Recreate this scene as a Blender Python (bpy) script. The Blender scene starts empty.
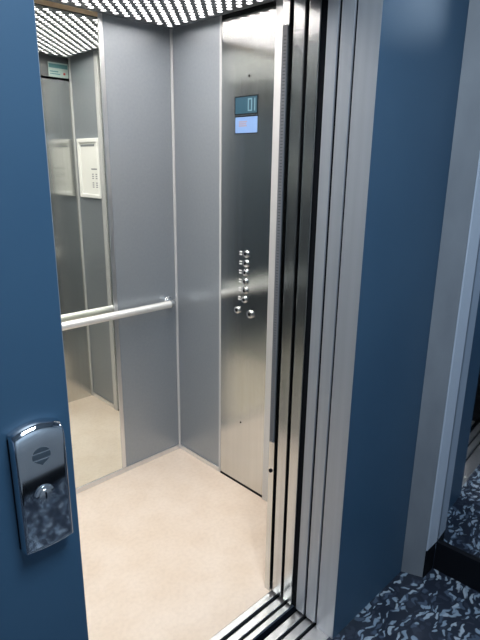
import bpy, bmesh, math
from mathutils import Vector, Matrix
S = bpy.context.scene
COL = S.collection

# ------------------------------------------------------------------ camera
F_PX = 526.13
RIGHT = Vector((0.715675791924847, -0.6983071521119611, 0.013239416982080638))
DOWN = Vector((-0.18681462248899128, -0.20965759541488369, -0.9597624651491349))
FWD = Vector((0.6729847380714058, 0.6844054456198688, -0.2805008526347647))
cd = bpy.data.cameras.new('camera')
cam = bpy.data.objects.new('camera', cd)
COL.objects.link(cam)
cd.sensor_fit = 'VERTICAL'
cd.sensor_height = 36.0
cd.lens = F_PX / 640.0 * 36.0
cd.clip_start = 0.02
m3 = Matrix((RIGHT, -DOWN, -FWD)).transposed()
cam.matrix_world = Matrix.Translation((-1.645, -2.148, 1.55)) @ m3.to_4x4()
S.camera = cam

# ------------------------------------------------------------------ world, lights, exposure
w = bpy.data.worlds.new('world')
S.world = w
w.use_nodes = True
w.node_tree.nodes['Background'].inputs[0].default_value = (0.30, 0.45, 0.72, 1)
w.node_tree.nodes['Background'].inputs[1].default_value = 0.32
S.view_settings.view_transform = 'Standard'
S.view_settings.look = 'None'
S.view_settings.gamma = 1
S.view_settings.exposure = 0.6
CAR_LIGHT = 18.0          # emission of the lenses in the car ceiling
LANDING_LIGHT = 21.0     # watts of the added landing lamp, out of view
LANDING_COL = (0.72, 0.86, 1.0)


def area(name, loc, sx, sy, power, col, rot=(0, 0, 0)):
    l = bpy.data.lights.new(name, 'AREA')
    l.shape = 'RECTANGLE'
    l.size = sx
    l.size_y = sy
    l.energy = power
    l.color = col
    o = bpy.data.objects.new(name, l)
    o.location = loc
    o.rotation_euler = rot
    COL.objects.link(o)
    return o


area('added_landing_light', (-1.2, -2.15, 2.52), 0.6, 0.6, LANDING_LIGHT, LANDING_COL)  # added area light for the landing, no source in view


# ------------------------------------------------------------------ materials
def mat(name, col, rough=0.5, metal=0.0, spec=0.5, emit=None, estr=0.0):
    m = bpy.data.materials.new(name)
    m.use_nodes = True
    b = m.node_tree.nodes['Principled BSDF']
    b.inputs['Base Color'].default_value = (*col, 1)
    b.inputs['Roughness'].default_value = rough
    b.inputs['Metallic'].default_value = metal
    b.inputs['Specular IOR Level'].default_value = spec
    if emit:
        b.inputs['Emission Color'].default_value = (*emit, 1)
        b.inputs['Emission Strength'].default_value = estr
    return m


def nodes(m):
    return m.node_tree.nodes, m.node_tree.links, m.node_tree.nodes['Principled BSDF']


def noise(m, scale, vec_scale=(1, 1, 1), detail=3, dist=0.0):
    N, L, b = nodes(m)
    tc = N.new('ShaderNodeTexCoord')
    mp = N.new('ShaderNodeMapping')
    mp.inputs['Scale'].default_value = vec_scale
    L.new(tc.outputs['Object'], mp.inputs['Vector'])
    n = N.new('ShaderNodeTexNoise')
    n.inputs['Scale'].default_value = scale
    n.inputs['Detail'].default_value = detail
    n.inputs['Distortion'].default_value = dist
    L.new(mp.outputs['Vector'], n.inputs['Vector'])
    return n


def ramp(m, fac, stops):
    N, L, b = nodes(m)
    r = N.new('ShaderNodeValToRGB')
    while len(r.color_ramp.elements) < len(stops):
        r.color_ramp.elements.new(0.5)
    for e, (p, c) in zip(r.color_ramp.elements, stops):
        e.position = p
        e.color = (*c, 1)
    L.new(fac, r.inputs['Fac'])
    return r


def mottled(name, c1, c2, rough, metal=0.0, scale=5, vs=(1, 1, 1), spec=0.5, lo=0.3, hi=0.7, detail=4):
    m = mat(name, c1, rough, metal, spec)
    N, L, b = nodes(m)
    n = noise(m, scale, vs, detail)
    r = ramp(m, n.outputs['Fac'], [(lo, c1), (hi, c2)])
    L.new(r.outputs['Color'], b.inputs['Base Color'])
    return m


def brushed(name, c1, c2, rough, aniso=0.0, spread=0.05):
    # vertically brushed sheet: fine streaks along Z in tone and gloss
    m = mottled(name, c1, c2, rough, 1.0, 60, (1, 1, 0.02))
    N, L, b = nodes(m)
    n = noise(m, 25, (1, 1, 0.03), 2)
    mr = N.new('ShaderNodeMapRange')
    mr.inputs['To Min'].default_value = rough - spread
    mr.inputs['To Max'].default_value = rough + spread
    L.new(n.outputs['Fac'], mr.inputs['Value'])
    L.new(mr.outputs['Result'], b.inputs['Roughness'])
    if aniso:
        b.inputs['Anisotropic'].default_value = aniso
        g = N.new('ShaderNodeNewGeometry')
        cr = N.new('ShaderNodeVectorMath'); cr.operation = 'CROSS_PRODUCT'
        L.new(g.outputs['Normal'], cr.inputs[0]); cr.inputs[1].default_value = (0.001, 0.001, 1)
        L.new(cr.outputs[0], b.inputs['Tangent'])
    return m


M = {}
M['blue'] = mottled('blue_paint', (0.036, 0.092, 0.160), (0.042, 0.102, 0.172), 0.42, 0, 3)
M['panel'] = mottled('grey_laminate', (0.315, 0.35, 0.385), (0.335, 0.37, 0.405), 0.36, 0.5, 80, (1, 1, 1))
M['alu'] = brushed('aluminium_trim', (0.72, 0.73, 0.75), (0.78, 0.79, 0.80), 0.32)
M['trim'] = mat('pale_anodised_trim', (0.62, 0.63, 0.64), 0.3, 0.3)
M['side_steel'] = brushed('side_wall_steel', (0.42, 0.46, 0.48), (0.46, 0.50, 0.52), 0.12, 0.5, 0.02)
M['steel'] = brushed('stainless_sheet', (0.60, 0.61, 0.60), (0.65, 0.66, 0.65), 0.18, 0.85, 0.03)
M['door_steel'] = brushed('door_steel', (0.50, 0.50, 0.50), (0.56, 0.56, 0.56), 0.30, 0.0, 0.05)
M['dark_steel'] = mottled('ceiling_steel', (0.16, 0.17, 0.18), (0.18, 0.19, 0.20), 0.4, 0.6, 10)
M['black'] = mat('shaft_black', (0.004, 0.005, 0.007), 0.8, spec=0.1)
M['rubber'] = mat('black_rubber', (0.006, 0.007, 0.010), 0.6, spec=0.15)
M['mirror'] = mat('mirror_glass', (0.84, 0.87, 0.82), 0.008, 1.0)
M['chrome'] = mat('chrome', (0.70, 0.73, 0.76), 0.05, 1.0)
M['chrome_satin'] = mat('satin_chrome', (0.75, 0.76, 0.76), 0.2, 1.0)
M['rail'] = mat('handrail_alloy', (0.86, 0.86, 0.83), 0.36, 0.55)
M['white'] = mat('white_plastic', (0.80, 0.81, 0.80), 0.4)
M['paper'] = mat('paper', (0.75, 0.76, 0.74), 0.7)
M['ink'] = mat('grey_ink', (0.22, 0.24, 0.26), 0.7)
M['teal'] = mat('teal_print', (0.12, 0.30, 0.33), 0.6)
M['palesign'] = mat('pale_teal_plate', (0.50, 0.64, 0.62), 0.45)
M['red'] = mat('red_print', (0.6, 0.10, 0.08), 0.6)
M['lens'] = mat('light_lens', (0.9, 0.9, 0.9), 0.5, emit=(1.0, 0.93, 0.88), estr=CAR_LIGHT)
M['lcd'] = mat('display_glass', (0.02, 0.06, 0.09), 0.3, emit=(0.03, 0.13, 0.20), estr=0.12)
M['lcd_on'] = mat('display_digits', (0.14, 0.25, 0.30), 0.4, emit=(0.45, 0.75, 0.9), estr=0.08)
M['label'] = mat('glowing_blue_label', (0.16, 0.27, 0.50), 0.35, emit=(0.25, 0.45, 0.85), estr=0.12)  # printed label, not a lamp; a faint glow is put into its colour
M['label_ink'] = mat('label_print', (0.30, 0.25, 0.30), 0.6)
M['tan'] = mottled('tan_board', (0.82, 0.58, 0.34), (0.88, 0.66, 0.42), 0.6, 0, 20)
M['plaster'] = mottled('grey_plaster', (0.42, 0.47, 0.52), (0.45, 0.50, 0.55), 0.8, 0, 4)
M['stone'] = mottled('grey_stone_casing', (0.22, 0.235, 0.255), (0.28, 0.295, 0.315), 0.5, 0, 9, (1, 1, .5))
M['white_frame'] = mat('pale_lacquer', (0.62, 0.67, 0.75), 0.35)
M['door_gloss'] = mat('polished_door_sheet', (0.62, 0.66, 0.70), 0.03, 1.0)
M['sill'] = brushed('sill_aluminium', (0.70, 0.71, 0.73), (0.80, 0.80, 0.82), 0.35)
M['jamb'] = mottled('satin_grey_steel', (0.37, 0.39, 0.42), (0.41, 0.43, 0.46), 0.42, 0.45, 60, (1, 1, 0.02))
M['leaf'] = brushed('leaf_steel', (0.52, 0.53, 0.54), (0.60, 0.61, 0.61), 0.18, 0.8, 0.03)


def vinyl():
    m = mat('speckled_beige_vinyl', (0.75, 0.6, 0.5), 0.42)
    N, L, b = nodes(m)
    a = noise(m, 7, detail=5)
    r1 = ramp(m, a.outputs['Fac'], [(0.35, (0.78, 0.64, 0.51)), (0.65, (0.83, 0.70, 0.58))])
    c = noise(m, 60, detail=3)
    r2 = ramp(m, c.outputs['Fac'], [(0.30, (0.90, 0.89, 0.88)), (0.6, (1, 1, 1))])
    mx = N.new('ShaderNodeMixRGB')
    mx.blend_type = 'MULTIPLY'
    mx.inputs[0].default_value = 0.6
    L.new(r1.outputs['Color'], mx.inputs[1])
    L.new(r2.outputs['Color'], mx.inputs[2])
    L.new(mx.outputs[0], b.inputs['Base Color'])
    return m


M['vinyl'] = vinyl()


def terrazzo():
    m = mat('dark_chip_terrazzo', (0.02, 0.03, 0.05), 0.22)
    N, L, b = nodes(m)
    tc = N.new('ShaderNodeTexCoord')
    wn = N.new('ShaderNodeTexNoise')
    wn.inputs['Scale'].default_value = 16
    wn.inputs['Detail'].default_value = 2
    L.new(tc.outputs['Object'], wn.inputs['Vector'])
    sub = N.new('ShaderNodeVectorMath'); sub.operation = 'SUBTRACT'
    L.new(wn.outputs['Color'], sub.inputs[0]); sub.inputs[1].default_value = (.5, .5, .5)
    sc = N.new('ShaderNodeVectorMath'); sc.operation = 'SCALE'; sc.inputs['Scale'].default_value = 0.085
    L.new(sub.outputs[0], sc.inputs[0])
    add = N.new('ShaderNodeVectorMath'); add.operation = 'ADD'
    L.new(tc.outputs['Object'], add.inputs[0]); L.new(sc.outputs[0], add.inputs[1])
    base = (0.027, 0.034, 0.052)
    prev = None
    for k, (rot, scl, s, rad, col, pick) in enumerate([
            (0.2, (1, 1.7, 1), 30, 0.30, (0.040, 0.050, 0.075), 0.45),
            (0.9, (1, 2.6, 1), 16, 0.20, (0.085, 0.115, 0.165), 0.50),
            (0.55, (1, 2.8, 1), 17, 0.20, (0.30, 0.38, 0.47), 0.66),
            (1.1, (1, 2.6, 1), 15, 0.20, (0.46, 0.53, 0.60), 0.74),
            (0.77, (1, 2.2, 1), 28, 0.20, (0.34, 0.42, 0.50), 0.78)]):
        mp = N.new('ShaderNodeMapping')
        mp.inputs['Rotation'].default_value = (0, 0, rot)
        mp.inputs['Scale'].default_value = scl
        mp.inputs['Location'].default_value = (k * 3.7, k * 1.9, 0)
        L.new(add.outputs[0], mp.inputs['Vector'])
        v = N.new('ShaderNodeTexVoronoi')
        v.voronoi_dimensions = '2D'
        v.inputs['Scale'].default_value = s
        L.new(mp.outputs[0], v.inputs['Vector'])
        lt = N.new('ShaderNodeMapRange')
        lt.inputs['From Min'].default_value = rad + 0.12
        lt.inputs['From Max'].default_value = rad
        L.new(v.outputs['Distance'], lt.inputs['Value'])
        sp = N.new('ShaderNodeSeparateColor')
        L.new(v.outputs['Color'], sp.inputs[0])
        fr = N.new('ShaderNodeMath'); fr.operation = 'GREATER_THAN'; fr.inputs[1].default_value = pick
        L.new(sp.outputs[0], fr.inputs[0])
        mu = N.new('ShaderNodeMath'); mu.operation = 'MULTIPLY'
        L.new(lt.outputs[0], mu.inputs[0]); L.new(fr.outputs[0], mu.inputs[1])
        mx = N.new('ShaderNodeMixRGB')
        L.new(mu.outputs[0], mx.inputs[0])
        if prev is None:
            mx.inputs[1].default_value = (*base, 1)
        else:
            L.new(prev.outputs[0], mx.inputs[1])
        mx.inputs[2].default_value = (*col, 1)
        prev = mx
    L.new(prev.outputs[0], b.inputs['Base Color'])
    return m


M['terrazzo'] = terrazzo()


# ------------------------------------------------------------------ mesh helpers
def bx(bm, x0, x1, y0, y1, z0, z1, bev=0.0, seg=2):
    vs = [bm.verts.new(p) for p in ((x0, y0, z0), (x1, y0, z0), (x1, y1, z0), (x0, y1, z0),
                                    (x0, y0, z1), (x1, y0, z1), (x1, y1, z1), (x0, y1, z1))]
    fs = [bm.faces.new([vs[i] for i in f]) for f in
          ((3, 2, 1, 0), (4, 5, 6, 7), (0, 1, 5, 4), (1, 2, 6, 5), (2, 3, 7, 6), (3, 0, 4, 7))]
    if bev:
        es = list({e for f in fs for e in f.edges})
        bmesh.ops.bevel(bm, geom=es, offset=bev, segments=seg, affect='EDGES', profile=0.5)
    return bm


def B(*a, **k):
    return bx(bmesh.new(), *a, **k)


def prism(bm, pts, z0, z1):
    lo = [bm.verts.new((x, y, z0)) for x, y in pts]
    hi = [bm.verts.new((x, y, z1)) for x, y in pts]
    n = len(pts)
    bm.faces.new(lo[::-1]); bm.faces.new(hi)
    for i in range(n):
        bm.faces.new((lo[i], lo[(i + 1) % n], hi[(i + 1) % n], hi[i]))
    return bm


def disc(bm, c, axis, r, h, n=24, bev=0.0, r2=None):
    """solid cylinder starting at c, going h along axis"""
    axis = Vector(axis).normalized()
    q = Vector((0, 0, 1)).rotation_difference(axis).to_matrix().to_4x4()
    mt = Matrix.Translation(Vector(c) + axis * h / 2) @ q
    g = bmesh.ops.create_cone(bm, cap_ends=True, segments=n, radius1=r, radius2=r if r2 is None else r2, depth=h, matrix=mt)
    if bev:
        es = []
        for v in g['verts']:
            if (v.co - Vector(c)).dot(axis) > h * 0.6:
                for e in v.link_edges:
                    o = e.other_vert(v)
                    if (o.co - Vector(c)).dot(axis) > h * 0.6 and e not in es:
                        es.append(e)
        bmesh.ops.bevel(bm, geom=es, offset=bev, segments=3, affect='EDGES', profile=0.5)
    return bm


def tube(bm, pts, r, n=20):
    pts = [Vector(p) for p in pts]
    rings = []
    up = Vector((0, 0, 1))
    for i, p in enumerate(pts):
        a = pts[max(i - 1, 0)]; b = pts[min(i + 1, len(pts) - 1)]
        t = (b - a).normalized()
        s = t.cross(up).normalized(); u = s.cross(t)
        rings.append([bm.verts.new(p + r * (math.cos(2 * math.pi * k / n) * s + math.sin(2 * math.pi * k / n) * u)) for k in range(n)])
    for a, b in zip(rings, rings[1:]):
        for k in range(n):
            bm.faces.new((a[k], a[(k + 1) % n], b[(k + 1) % n], b[k]))
    bm.faces.new(rings[0]); bm.faces.new(rings[-1][::-1])
    bmesh.ops.recalc_face_normals(bm, faces=bm.faces)
    return bm


def obj(name, bm, m, parent=None, smooth=False, kind=None):
    bmesh.ops.recalc_face_normals(bm, faces=bm.faces)
    me = bpy.data.meshes.new(name)
    bm.to_mesh(me); bm.free()
    me.materials.append(M[m])
    if smooth:
        me.shade_smooth()
        if hasattr(me, 'set_sharp_from_angle'):
            me.set_sharp_from_angle(angle=math.radians(40))
    o = bpy.data.objects.new(name, me)
    COL.objects.link(o)
    if parent:
        o.parent = parent
        o.matrix_parent_inverse = Matrix.Translation(-Vector(parent_loc(parent)))
    if kind:
        o['kind'] = kind
    return o


def parent_loc(p):
    # parts are modelled in world space; only the Empty at a thing's base carries an offset
    return p.location if p.type == 'EMPTY' else Vector((0, 0, 0))


def thing(name, loc, label, cat, group=None):
    o = bpy.data.objects.new(name, None)
    o.empty_display_size = 0.05
    COL.objects.link(o)
    o.location = loc
    o['label'] = label; o['category'] = cat
    if group:
        o['group'] = group
    return o


def tag(o, label, cat, group=None):
    o['label'] = label; o['category'] = cat
    if group:
        o['group'] = group
    return o


def struct(name, bm, m, parent=None):
    return obj(name, bm, m, parent, kind=None if parent else 'structure')


# text made of small boxes: seven-segment strokes on a plane
# ------------------------------------------------------------------ SETTING: the lift car
XL = -1.345      # left wall
YF = -0.985      # inner face of the front wall
ZC = 2.166       # car ceiling
struct('floor', B(XL, 0.0, -1.075, 0.0, -0.04, 0.0), 'vinyl')
struct('wall_back', B(XL - 0.03, 0.03, 0.004, 0.03, -0.04, 2.30), 'black')
struct('wall_right', B(0.004, 0.03, -1.07, 0.004, -0.04, 2.30), 'black')
struct('wall_left', B(XL - 0.03, XL, -1.07, 0.004, 0.0, 2.30), 'side_steel')
struct('ceiling', B(XL, 0.004, -1.07, 0.004, 2.20, 2.30), 'dark_steel')
wb = bpy.data.objects['wall_back']
wr = bpy.data.objects['wall_right']
# laminate panels on the back and right walls
struct('wall_panel', B(-0.358, -0.002, 0.0, 0.004, 0.022, 2.19, bev=0.0008), 'panel', wb)
struct('wall_panel', B(0.0, 0.004, -0.332, -0.002, 0.022, 2.19, bev=0.0008), 'panel', wr)
struct('wall_panel', B(0.0, 0.004, YF + 0.002, -0.692, 0.022, 2.19, bev=0.0008), 'panel', wr)
# vertical trim strips
struct('trim_1', B(-0.012, 0.0, -0.012, 0.0, 0.0, 2.18, bev=0.004), 'trim')
struct('trim_2', B(-0.005, 0.0, -0.346, -0.334, 0.0, 2.18, bev=0.002), 'trim')
struct('trim_3', B(-0.012, 0.0, -0.692, -0.655, 0.0, 2.18, bev=0.003), 'trim')
struct('trim_4', B(-0.012, 0.0, YF + 0.0005, YF + 0.0125, 0.0, 2.18, bev=0.004), 'trim')
# skirting
struct('baseboard_back', B(XL + 0.0005, -0.0125, -0.006, 0.0, 0.0, 0.027, bev=0.002), 'alu')
struct('baseboard_right', B(-0.006, 0.0, -0.3335, -0.0125, 0.0, 0.027, bev=0.002), 'alu')
struct('baseboard_front', B(-0.006, 0.0, YF + 0.013, -0.6925, 0.0, 0.027, bev=0.002), 'alu')
struct('baseboard_left', B(XL, XL + 0.006, YF, -0.007, 0.0, 0.027, bev=0.002), 'alu')
# front wall: stainless returns and header
struct('wall_front', prism(bmesh.new(), [(0.0, YF), (-0.31, YF), (-0.41, -1.047), (-0.41, -1.071), (0.0, -1.071)], 0.0, 2.03), 'steel')
struct('wall_front.001', prism(bmesh.new(), [(XL, YF), (XL, -1.071), (-1.281, -1.071), (-1.281, -1.047), (-1.30, YF)], 0.0, 2.03), 'steel')
struct('wall_front.002', B(XL, 0.0, -1.071, YF - 0.012, 2.03, 2.20), 'dark_steel')
struct('trim_5', B(XL, 0.0, YF - 0.016, YF - 0.0, 2.018, 2.030), 'alu')

# ------------------------------------------------------------------ SETTING: the landing
struct('floor.001', B(-4.6, 0.6, -3.6, -1.352, -0.05, 0.0), 'terrazzo')
bw = bmesh.new()
bx(bw, -4.6, -1.281, -1.366, -1.305, 0.0, 2.6)
bx(bw, -0.41, 0.085, -1.366, -1.305, 0.0, 2.6)
bx(bw, -1.281, -0.41, -1.366, -1.305, 2.05, 2.6)
struct('wall_landing', bw, 'blue')
struct('wall_opposite', B(-4.6, 0.6, -3.02, -2.95, 0.0, 2.6), 'plaster')
struct('baseboard_opposite', B(-4.6, 0.1, -2.949, -2.935, 0.0, 0.07), 'rubber')
struct('ceiling.001', B(-4.6, 0.6, -3.02, -1.366, 2.6, 2.66), 'plaster')
# landing door surround (steel jambs flush with the wall)
def jamb(s):
    bm = bmesh.new()
    x0 = -0.41 if s > 0 else -1.281
    bx(bm, min(x0 - s * 0.0012, x0 + s * 0.03), max(x0 - s * 0.0012, x0 + s * 0.03), -1.3655, -1.296, 0.0, 2.05, bev=0.0005)
    return bm
# cut by walls is avoided by standing the jamb in front of the masonry return
struct('trim_6', jamb(1), 'jamb')
struct('trim_7', B(-1.2812, -1.2798, -1.365, -1.306, 0.0, 2.05), 'jamb')
struct('trim_8', B(-1.281, -0.4115, -1.365, -1.30, 2.043, 2.05), 'jamb')
# shaft lining behind the door panels
struct('wall_shaft', B(-0.005, 0.06, -1.303, -1.072, -0.2, 2.3), 'black')

# right hand side wall with its door
sw = bmesh.new()
bx(sw, 0.085, 0.6, -1.44, -1.366, 0.13, 2.6)
struct('wall_side', sw, 'plaster')
struct('wall_side.001', B(0.20, 0.30, -2.95, -2.402, 0.0, 2.6), 'plaster')
struct('trim_9', prism(bmesh.new(), [(0.048, -1.3665), (0.0805, -1.4405), (0.0845, -1.4405), (0.0845, -1.3665)], 0.0, 2.6), 'stone')
struct('trim_10', B(0.0815, 0.164, -1.446, -1.4405, 0.125, 2.6, bev=0.0015), 'white_frame')
struct('trim_11', prism(bmesh.new(), [(0.0815, -1.4405), (0.0815, -1.4455), (0.157, -1.4455), (0.157, -1.4405)], 0.0, 0.124), 'rubber')

SK = math.tan(math.radians(3.0))     # the side door hangs a few degrees off square
def skew(x0, x1, ya, yb, z0, z1):
    f = lambda x, y: (x + (-1.4465 - y) * SK, y)
    return prism(bmesh.new(), [f(x0, ya), f(x1, ya), f(x1, yb), f(x0, yb)], z0, z1)
dr = struct('door_1', skew(0.170, 0.19, -2.40, -1.4475, 0.127, 2.6), 'door_gloss')
obj('threshold', skew(0.158, 0.60, -2.40, -1.4465, 0.0, 0.1265), 'rubber', dr)

# ------------------------------------------------------------------ car ceiling light
def perforated():
    """sheet with round holes, made as a filled 2D curve then meshed"""
    x1, x0, y1, y0 = -0.030, XL + 0.030, -0.042, YF + 0.03
    cu = bpy.data.curves.new('plate_outline', 'CURVE')
    cu.dimensions = '2D'; cu.fill_mode = 'BOTH'; cu.extrude = 0.0015
    def poly(pts):
        sp = cu.splines.new('POLY')
        sp.points.add(len(pts) - 1)
        for p, (x, y) in zip(sp.points, pts):
            p.co = (x, y, 0, 1)
        sp.use_cyclic_u = True
    poly([(x0, y0), (x1, y0), (x1, y1), (x0, y1)])
    P = 0.0545
    R = 0.0123
    cs = []
    for off in (0, P / 2):
        i = 0
        while True:
            x = x1 - 0.040 - off - i * P
            if x < x0 + 0.035: break
            j = 0
            while True:
                y = y1 - 0.040 - off - j * P
                if y < y0 + 0.035: break
                cs.append((x, y)); j += 1
            i += 1
    n = 12
    for (x, y) in cs:
        poly([(x + R * math.cos(2 * math.pi * k / n), y + R * math.sin(2 * math.pi * k / n)) for k in range(n)])
    o = bpy.data.objects.new('tmp', cu)
    COL.objects.link(o)
    dg = bpy.context.evaluated_depsgraph_get()
    me = bpy.data.meshes.new_from_object(o.evaluated_get(dg))
    bpy.data.objects.remove(o)
    bm = bmesh.new(); bm.from_mesh(me)
    lens = bmesh.new()
    for (x, y) in cs:
        vs = [lens.verts.new((x + (R + .001) * math.cos(2 * math.pi * k / n), y + (R + .001) * math.sin(2 * math.pi * k / n), 0.0028)) for k in range(n)]
        lens.faces.new(vs[::-1])
    # back tray closing the plate
    return bm, lens


pb, lb = perforated()
ZP = 2.138
cl = thing('ceiling_light', (XL / 2, YF / 2, ZP), 'perforated steel ceiling plate glowing with rows of round white light spots, above the lift floor', 'ceiling light')
for nme, bm_, mm in (('perforated_plate', pb, 'dark_steel'), ('light_lens', lb, 'lens')):
    for v in bm_.verts:
        v.co.z += ZP
    me = bpy.data.meshes.new(nme); 
    bm_.to_mesh(me); bm_.free(); me.materials.append(M[mm])
    o = bpy.data.objects.new(nme, me); COL.objects.link(o)
    o.parent = cl; o.matrix_parent_inverse = Matrix.Translation(-cl.location)
obj('light_housing', B(XL + 0.045, -0.045, YF + 0.045, -0.058, ZP + 0.004, 2.20), 'dark_steel', cl)

# ------------------------------------------------------------------ mirror
mi = thing('wall_mirror', (-0.86, 0, 0.03), 'full-height silvered mirror on the back wall beside the grey panel', 'mirror')
obj('mirror_glass', B(XL + 0.001, -0.380, -0.002, 0.0035, 0.028, 2.130), 'mirror', mi)
obj('edge_trim', B(-0.3795, -0.3585, -0.006, 0.0035, 0.028, 2.18, bev=0.0015), 'alu', mi)
obj('top_batten', B(XL + 0.001, -0.380, -0.006, 0.0035, 2.1305, 2.150), 'tan', mi)

# ------------------------------------------------------------------ handrail
hr = thing('handrail', (-0.7, -0.058, 0.875), 'pale round metal handrail running across the mirror and back wall', 'handrail')
yr, zr, rr = -0.058, 0.874, 0.0185
pts = [(XL + 0.09, yr, zr), (-0.090, yr, zr)]
obj('rail', tube(bmesh.new(), pts, rr, 28), 'rail', hr, smooth=True)
def elbow(x, s):
    bm = bmesh.new()
    R = 0.030
    p = [(x, yr, zr)]
    for k in range(1, 9):
        a = k / 8 * math.pi / 2
        p.append((x + s * R * math.sin(a), yr + R * (1 - math.cos(a)), zr))
    p.append((x + s * R, -0.0065, zr))
    tube(bm, p, rr + 0.001, 24)
    return bm
obj('end_bend', elbow(-0.0895, 1), 'chrome_satin', hr, smooth=True)
obj('end_bend', elbow(XL + 0.0895, -1), 'chrome_satin', hr, smooth=True)
for x in (-0.0595, XL + 0.0595):
    back = 0.0 if x > -0.37 else -0.002
    obj('wall_flange', disc(bmesh.new(), (x, back - 0.0001, zr), (0, -1, 0), 0.026, 0.007 if back == 0 else 0.005, 28, 0.002), 'chrome_satin', hr, smooth=True)

# ------------------------------------------------------------------ control panel
cp = thing('control_panel', (-0.002, -0.50, 0.0), 'tall brushed steel lift control panel with display and button column on right wall', 'control panel')
obj('faceplate', B(-0.003, 0.0035, -0.6535, -0.3475, 0.012, 2.17, bev=0.0006), 'steel', cp)
XP = -0.003
ds = obj('display', B(XP - 0.0012, XP, -0.561, -0.434, 1.760, 1.824), 'lcd', cp)
fr = bmesh.new()
for a in ((-0.565, -0.561, 1.756, 1.828), (-0.434, -0.430, 1.756, 1.828), (-0.561, -0.434, 1.824, 1.828), (-0.561, -0.434, 1.756, 1.760)):
    bx(fr, XP - 0.002, XP, *a)
obj('display_bezel', fr, 'rubber', ds)
# digits: 0 and 1 drawn with strokes, seen towards the right of the display
dg = bmesh.new()
def st(y0, y1, z0, z1):
    bx(dg, XP - 0.0016, XP - 0.0012, min(y0, y1), max(y0, y1), z0, z1)
st(-0.508, -0.513, 1.768, 1.817); st(-0.527, -0.532, 1.768, 1.817)
st(-0.508, -0.532, 1.812, 1.817); st(-0.508, -0.532, 1.768, 1.773)
st(-0.545, -0.550, 1.768, 1.817)
obj('display_digits', dg, 'lcd_on', ds)
lp = obj('label_plate', B(XP - 0.0012, XP, -0.563, -0.435, 1.684, 1.747), 'label', cp)
fr = bmesh.new()
bx(fr, XP - 0.0018, XP, -0.566, -0.432, 1.747, 1.751)
bx(fr, XP - 0.0018, XP, -0.566, -0.432, 1.680, 1.684)
bx(fr, XP - 0.0018, XP, -0.4350, -0.432, 1.684, 1.747)
obj('label_bezel', fr, 'rubber', lp)
pr = bmesh.new()
for k, (a, b, z) in enumerate(((-0.456, -0.505, 1.728), (-0.456, -0.500, 1.720), (-0.456, -0.503, 1.712))):
    bx(pr, XP - 0.0015, XP - 0.0012, b, a, z - 0.0025, z + 0.0025)
obj('label_print', pr, 'label_ink', lp)
for z, y in ((1.178, -0.513), (1.135, -0.513), (1.093, -0.511), (1.052, -0.510), (1.012, -0.509), (0.970, -0.507)):
    b = obj('floor_button', disc(bmesh.new(), (XP, y, z), (-1, 0, 0), 0.0145, 0.009, 28, 0.002), 'chrome_satin', cp, smooth=True)
    obj('button_ring', disc(bmesh.new(), (XP, y, z), (-1, 0, 0), 0.0175, 0.003, 28, 0.001), 'chrome', b, smooth=True)
    obj('button_centre', disc(bmesh.new(), (XP - 0.009, y, z), (-1, 0, 0), 0.0065, 0.0008, 20), 'rubber', b)
    tg = bmesh.new()
    for dz in (0.0055, -0.0055):
        for dy in (0, 0.0085):
            disc(tg, (XP, y + 0.030 + dy, z + dz), (-1, 0, 0), 0.0032, 0.0022, 10)
    obj('raised_mark', tg, 'white', cp)
for nm, y, z, r in (('alarm_button', -0.462, 0.912, 0.0165), ('key_switch', -0.546, 0.908, 0.0185)):
    b = obj(nm, disc(bmesh.new(), (XP, y, z), (-1, 0, 0), r, 0.010, 32, 0.003), 'chrome_satin', cp, smooth=True)
    obj('centre', disc(bmesh.new(), (XP - 0.010, y, z), (-1, 0, 0), 0.0065, 0.0008, 20), 'rubber', b)
for y, z in ((-0.513, 1.901), (-0.492, 0.347)):
    obj('screw', disc(bmesh.new(), (XP, y, z), (-1, 0, 0), 0.0045, 0.0012, 14), 'rubber', cp)
obj('bottom_gap', B(-0.0045, 0.0, -0.6535, -0.3475, 0.0, 0.0115), 'rubber', cp)

# ------------------------------------------------------------------ framed notice on the right wall's front panel
nf = thing('notice_frame', (0, -0.83, 1.53), 'white framed paper notice on the grey wall panel, seen in the mirror', 'framed notice')
y0, y1, z0, z1 = -0.940, -0.694, 1.355, 1.695
fm = bmesh.new()
bx(fm, -0.016, 0.0, y0, y0 + 0.022, z0, z1, bev=0.003)
bx(fm, -0.016, 0.0, y1 - 0.022, y1, z0, z1, bev=0.003)
bx(fm, -0.016, 0.0, y0 + 0.022, y1 - 0.022, z0, z0 + 0.022, bev=0.003)
bx(fm, -0.016, 0.0, y0 + 0.022, y1 - 0.022, z1 - 0.022, z1, bev=0.003)
obj('frame', fm, 'white', nf)
pp = obj('paper', B(-0.006, -0.0005, y0 + 0.022, y1 - 0.022, z0 + 0.022, z1 - 0.022), 'paper', nf)
lines = [(-0.91, -0.75, 1.650, 1.662), (-0.80, -0.735, 1.518, 1.526)]
for zz in (1.490, 1.478, 1.466, 1.440, 1.428, 1.416):
    lines += [(-0.795, -0.775, zz, zz + 0.006), (-0.755, -0.735, zz, zz + 0.006)]
for a in lines:
    obj('printed_line', B(-0.0066, -0.006, *a), 'ink', pp)

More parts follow.
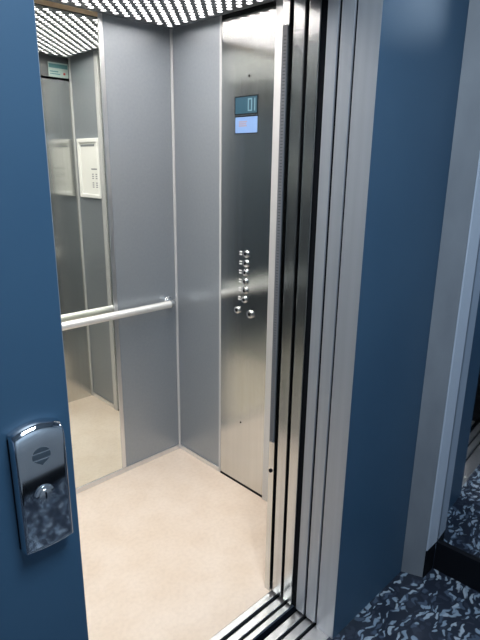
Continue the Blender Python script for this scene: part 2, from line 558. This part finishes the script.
# capacity sign over the door, facing into the car
sg = thing('information_sign', (-0.065, YF, 2.04), 'small pale teal printed sign on the dark header, seen in the mirror', 'sign')
YS = YF - 0.012
obj('plate', B(-0.130, -0.008, YS, YS + 0.002, 2.033, 2.112), 'palesign', sg)
obj('heading_band', B(-0.126, -0.012, YS + 0.002, YS + 0.0026, 2.082, 2.104), 'teal', sg)
obj('printed_line', B(-0.122, -0.070, YS + 0.002, YS + 0.0026, 2.060, 2.066), 'teal', sg)
obj('printed_line', B(-0.122, -0.060, YS + 0.002, YS + 0.0026, 2.048, 2.053), 'teal', sg)
obj('red_mark', disc(bmesh.new(), (-0.034, YS + 0.002, 2.055), (0, 1, 0), 0.007, 0.0008, 20), 'red', sg)

# ------------------------------------------------------------------ light curtain and bolt on the car's door post
M['curtain'] = mat('grey_sensor_plastic', (0.15, 0.16, 0.175), 0.4)
M['slot'] = mat('slot_grey', (0.07, 0.075, 0.08), 0.5)
lc = thing('light_curtain', (-0.411, -1.06, 0.63), 'narrow dark slotted light curtain strip on the car door post', 'sensor strip')
obj('strip', B(-0.4135, -0.4102, -1.069, -1.0500, 0.63, 1.93, bev=0.0005), 'curtain', lc)
sl = bmesh.new()
z = 0.64
while z < 1.90:
    bx(sl, -0.4142, -0.4136, -1.065, -1.056, z, z + 0.003)
    z += 0.009
obj('slots', sl, 'slot', lc)
bo = obj('bolt', disc(bmesh.new(), (-0.4102, -1.0580, 0.515), (-1, 0, 0), 0.007, 0.004, 16, 0.001), 'rubber', smooth=True)
tag(bo, 'small black round bolt head low on the car door post', 'bolt')

# ------------------------------------------------------------------ sliding door leaves, parked at the right
LEAF = [(-1.129, -1.088, 'rear leaf of the sliding steel doors, nearest the light curtain', 'leaf_a'),
        (-1.181, -1.142, 'car sliding steel door leaf just in front of the wide black gap', 'leaf_b'),
        (-1.239, -1.203, 'landing sliding steel door leaf just past the wide black gap', 'leaf_c'),
        (-1.289, -1.248, 'front leaf of the sliding steel doors, beside the wide steel jamb', 'leaf_d')]
for ya, yb, lab, _ in LEAF:
    t = thing('sliding_door_leaf', (-0.2, (ya + yb) / 2, 0.012), lab, 'elevator door', 'parked sliding door leaves')
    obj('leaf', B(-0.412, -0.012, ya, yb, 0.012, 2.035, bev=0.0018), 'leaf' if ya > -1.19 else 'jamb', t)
    ym = (ya + yb) / 2
    if _ != 'leaf_a':
        lo = {'leaf_b': -1.2025, 'leaf_c': ya - 0.0085, 'leaf_d': ya - 0.0065}[_]
        obj('gap_fill', B(-0.407, -0.02, lo, ya - 0.0003, 0.012, 2.035), 'black', t)  # black fill added so the gaps beside the leaves stay as dark as shade
    obj('guide_shoe', B(-0.38, -0.30, ym - 0.003, ym + 0.003, -0.006, 0.0115), 'rubber', t)

# ------------------------------------------------------------------ sills
def sill(y_list, ybase0, ybase1, label):
    t = thing('door_sill', (-0.85, (ybase0 + ybase1) / 2, 0), label, 'door sill', 'grooved door sills')
    obj('sill_base', B(-1.281, -0.012, ybase0, ybase1, -0.04, -0.012), 'rubber', t)
    for (a, b) in y_list:
        obj('ridge', B(-1.281, -0.012, a, b, -0.0118, 0.0, bev=0.001), 'sill', t)
    return t
sill([(-1.101, -1.0755), (-1.144, -1.116), (-1.176, -1.156)], -1.176, -1.0755, 'grooved aluminium sill at the edge of the beige lift floor')
sill([(-1.234, -1.204), (-1.277, -1.247), (-1.3515, -1.290)], -1.3515, -1.204, 'grooved aluminium sill between the black gap and the landing floor')
struct('wall_shaft.001', B(-1.40, 0.06, -1.303, -1.072, -0.25, -0.20), 'black')  # bottom closure added to keep world light out of the sill gap
struct('wall_shaft.002', B(-1.41, -1.2815, -1.303, -1.0725, -0.2, 2.3), 'black')  # left closure added to stop world light leaking into the shaft

# ------------------------------------------------------------------ key call station on the blue wall
ks = thing('call_station', (-1.343, -1.366, 1.03), 'chrome key switch plate with round emblem on blue wall at left', 'call station')
W0, W1, Z0, Z1 = -1.386, -1.303, 0.930, 1.146
def plate():
    bm = bmesh.new()
    nx, nz = 14, 30
    D = 0.027
    grid = []
    for j in range(nz + 1):
        row = []
        v = j / nz
        for i in range(nx + 1):
            u = i / nx
            s = 2 * u - 1
            arch = 0.010 * (1 - s * s)
            zb = Z0 - 0.35 * arch
            zt = Z1 - 0.004 + arch
            z = zb + (zt - zb) * v
            x = W0 + (W1 - W0) * u
            # gentle pillow front; deeper shoulder at top
            e = max(0.0, (v - 0.86) / 0.14)
            y = -D * (1 - 0.010 * s * s) + 0.013 * (1 - math.sqrt(max(0, 1 - e * e)))
            row.append((x, -1.3665 + y, z))
        grid.append(row)
    vs = [[bm.verts.new(p) for p in r] for r in grid]
    for j in range(nz):
        for i in range(nx):
            bm.faces.new((vs[j][i], vs[j][i + 1], vs[j + 1][i + 1], vs[j + 1][i]))
    ring = [vs[0][i] for i in range(nx + 1)] + [vs[j][nx] for j in range(1, nz + 1)] + [vs[nz][i] for i in range(nx - 1, -1, -1)] + [vs[j][0] for j in range(nz - 1, 0, -1)]
    back = [bm.verts.new((v.co.x, -1.3665, v.co.z)) for v in ring]
    n = len(ring)
    rim = []
    for k in range(n):
        f = bm.faces.new((ring[k], ring[(k + 1) % n], back[(k + 1) % n], back[k]))
        rim.append(bm.edges.get((ring[k], ring[(k + 1) % n])))
    bm.faces.new(back[::-1])
    bmesh.ops.recalc_face_normals(bm, faces=bm.faces)
    bmesh.ops.bevel(bm, geom=rim, offset=0.004, segments=3, affect='EDGES', profile=0.5)
    return bm
obj('housing', plate(), 'chrome', ks, smooth=True)
YK = -1.3665 - 0.027
em = bmesh.new()
cx, cz, rx, rz = -1.3455, 1.100, 0.0150, 0.0150
# round emblem: dark upper cap, light band, dark lower cap and point
def cap(z_lo, z_hi, k=12):
    L_, R_ = [], []
    for i in range(k + 1):
        z = z_lo + (z_hi - z_lo) * i / k
        h = math.sqrt(max(0.0, 1 - (z / rz) ** 2)) * rx
        L_.append((cx - h, cz + z)); R_.append((cx + h, cz + z))
    pts = L_ + R_[::-1]
    out = []
    for p in pts:
        if not out or (Vector(p) - Vector(out[-1])).length > 1e-5: out.append(p)
    if (Vector(out[0]) - Vector(out[-1])).length < 1e-5: out.pop()
    a = [em.verts.new((x, YK + 0.0003, z)) for x, z in out]
    b = [em.verts.new((x, YK - 0.0006, z)) for x, z in out]
    em.faces.new(a); em.faces.new(b[::-1])
    for i in range(len(a)):
        em.faces.new((a[i], a[(i + 1) % len(a)], b[(i + 1) % len(a)], b[i]))
cap(0.0070, 0.0148); cap(-0.0045, 0.0045); 
def tri(pts):
    a = [em.verts.new((x, YK + 0.0003, z)) for x, z in pts]
    b = [em.verts.new((x, YK - 0.0006, z)) for x, z in pts]
    em.faces.new(a); em.faces.new(b[::-1])
    for i in range(len(a)):
        em.faces.new((a[i], a[(i + 1) % len(a)], b[(i + 1) % len(a)], b[i]))
tri([(cx - 0.0125, cz - 0.0075), (cx + 0.0125, cz - 0.0075), (cx, cz - 0.0165)])
M['emblem'] = mat('emblem_grey', (0.07, 0.09, 0.11), 0.4, 0.2)
obj('emblem', em, 'emblem', ks)
kc = obj('key_cylinder', disc(bmesh.new(), (-1.3465, YK + 0.002, 1.030), (0, -1, 0), 0.0165, 0.005, 36, 0.0008), 'chrome', ks, smooth=True)
obj('lock_barrel', disc(bmesh.new(), (-1.3465, YK - 0.003, 1.030), (0, -1, 0), 0.0110, 0.0025, 28, 0.0005), 'chrome_satin', kc, smooth=True)
obj('keyhole', B(-1.3477, -1.3453, YK - 0.0060, YK - 0.0054, 1.024, 1.036), 'rubber', kc)
obj('gasket', B(W0 - 0.0012, W1 + 0.001, -1.3695, -1.3661, Z0 - 0.002, Z1 - 0.012, bev=0.0016), 'rubber', ks)

# added lamp and housing, out of frame, put in to light the corridor
ll = thing('added_landing_lamp', (-1.2, -2.15, 2.6), 'added square ceiling lamp over the landing, out of view', 'ceiling lamp')
obj('added_lamp_housing', B(-1.52, -0.88, -2.47, -1.83, 2.54, 2.60, bev=0.004), 'white', ll)
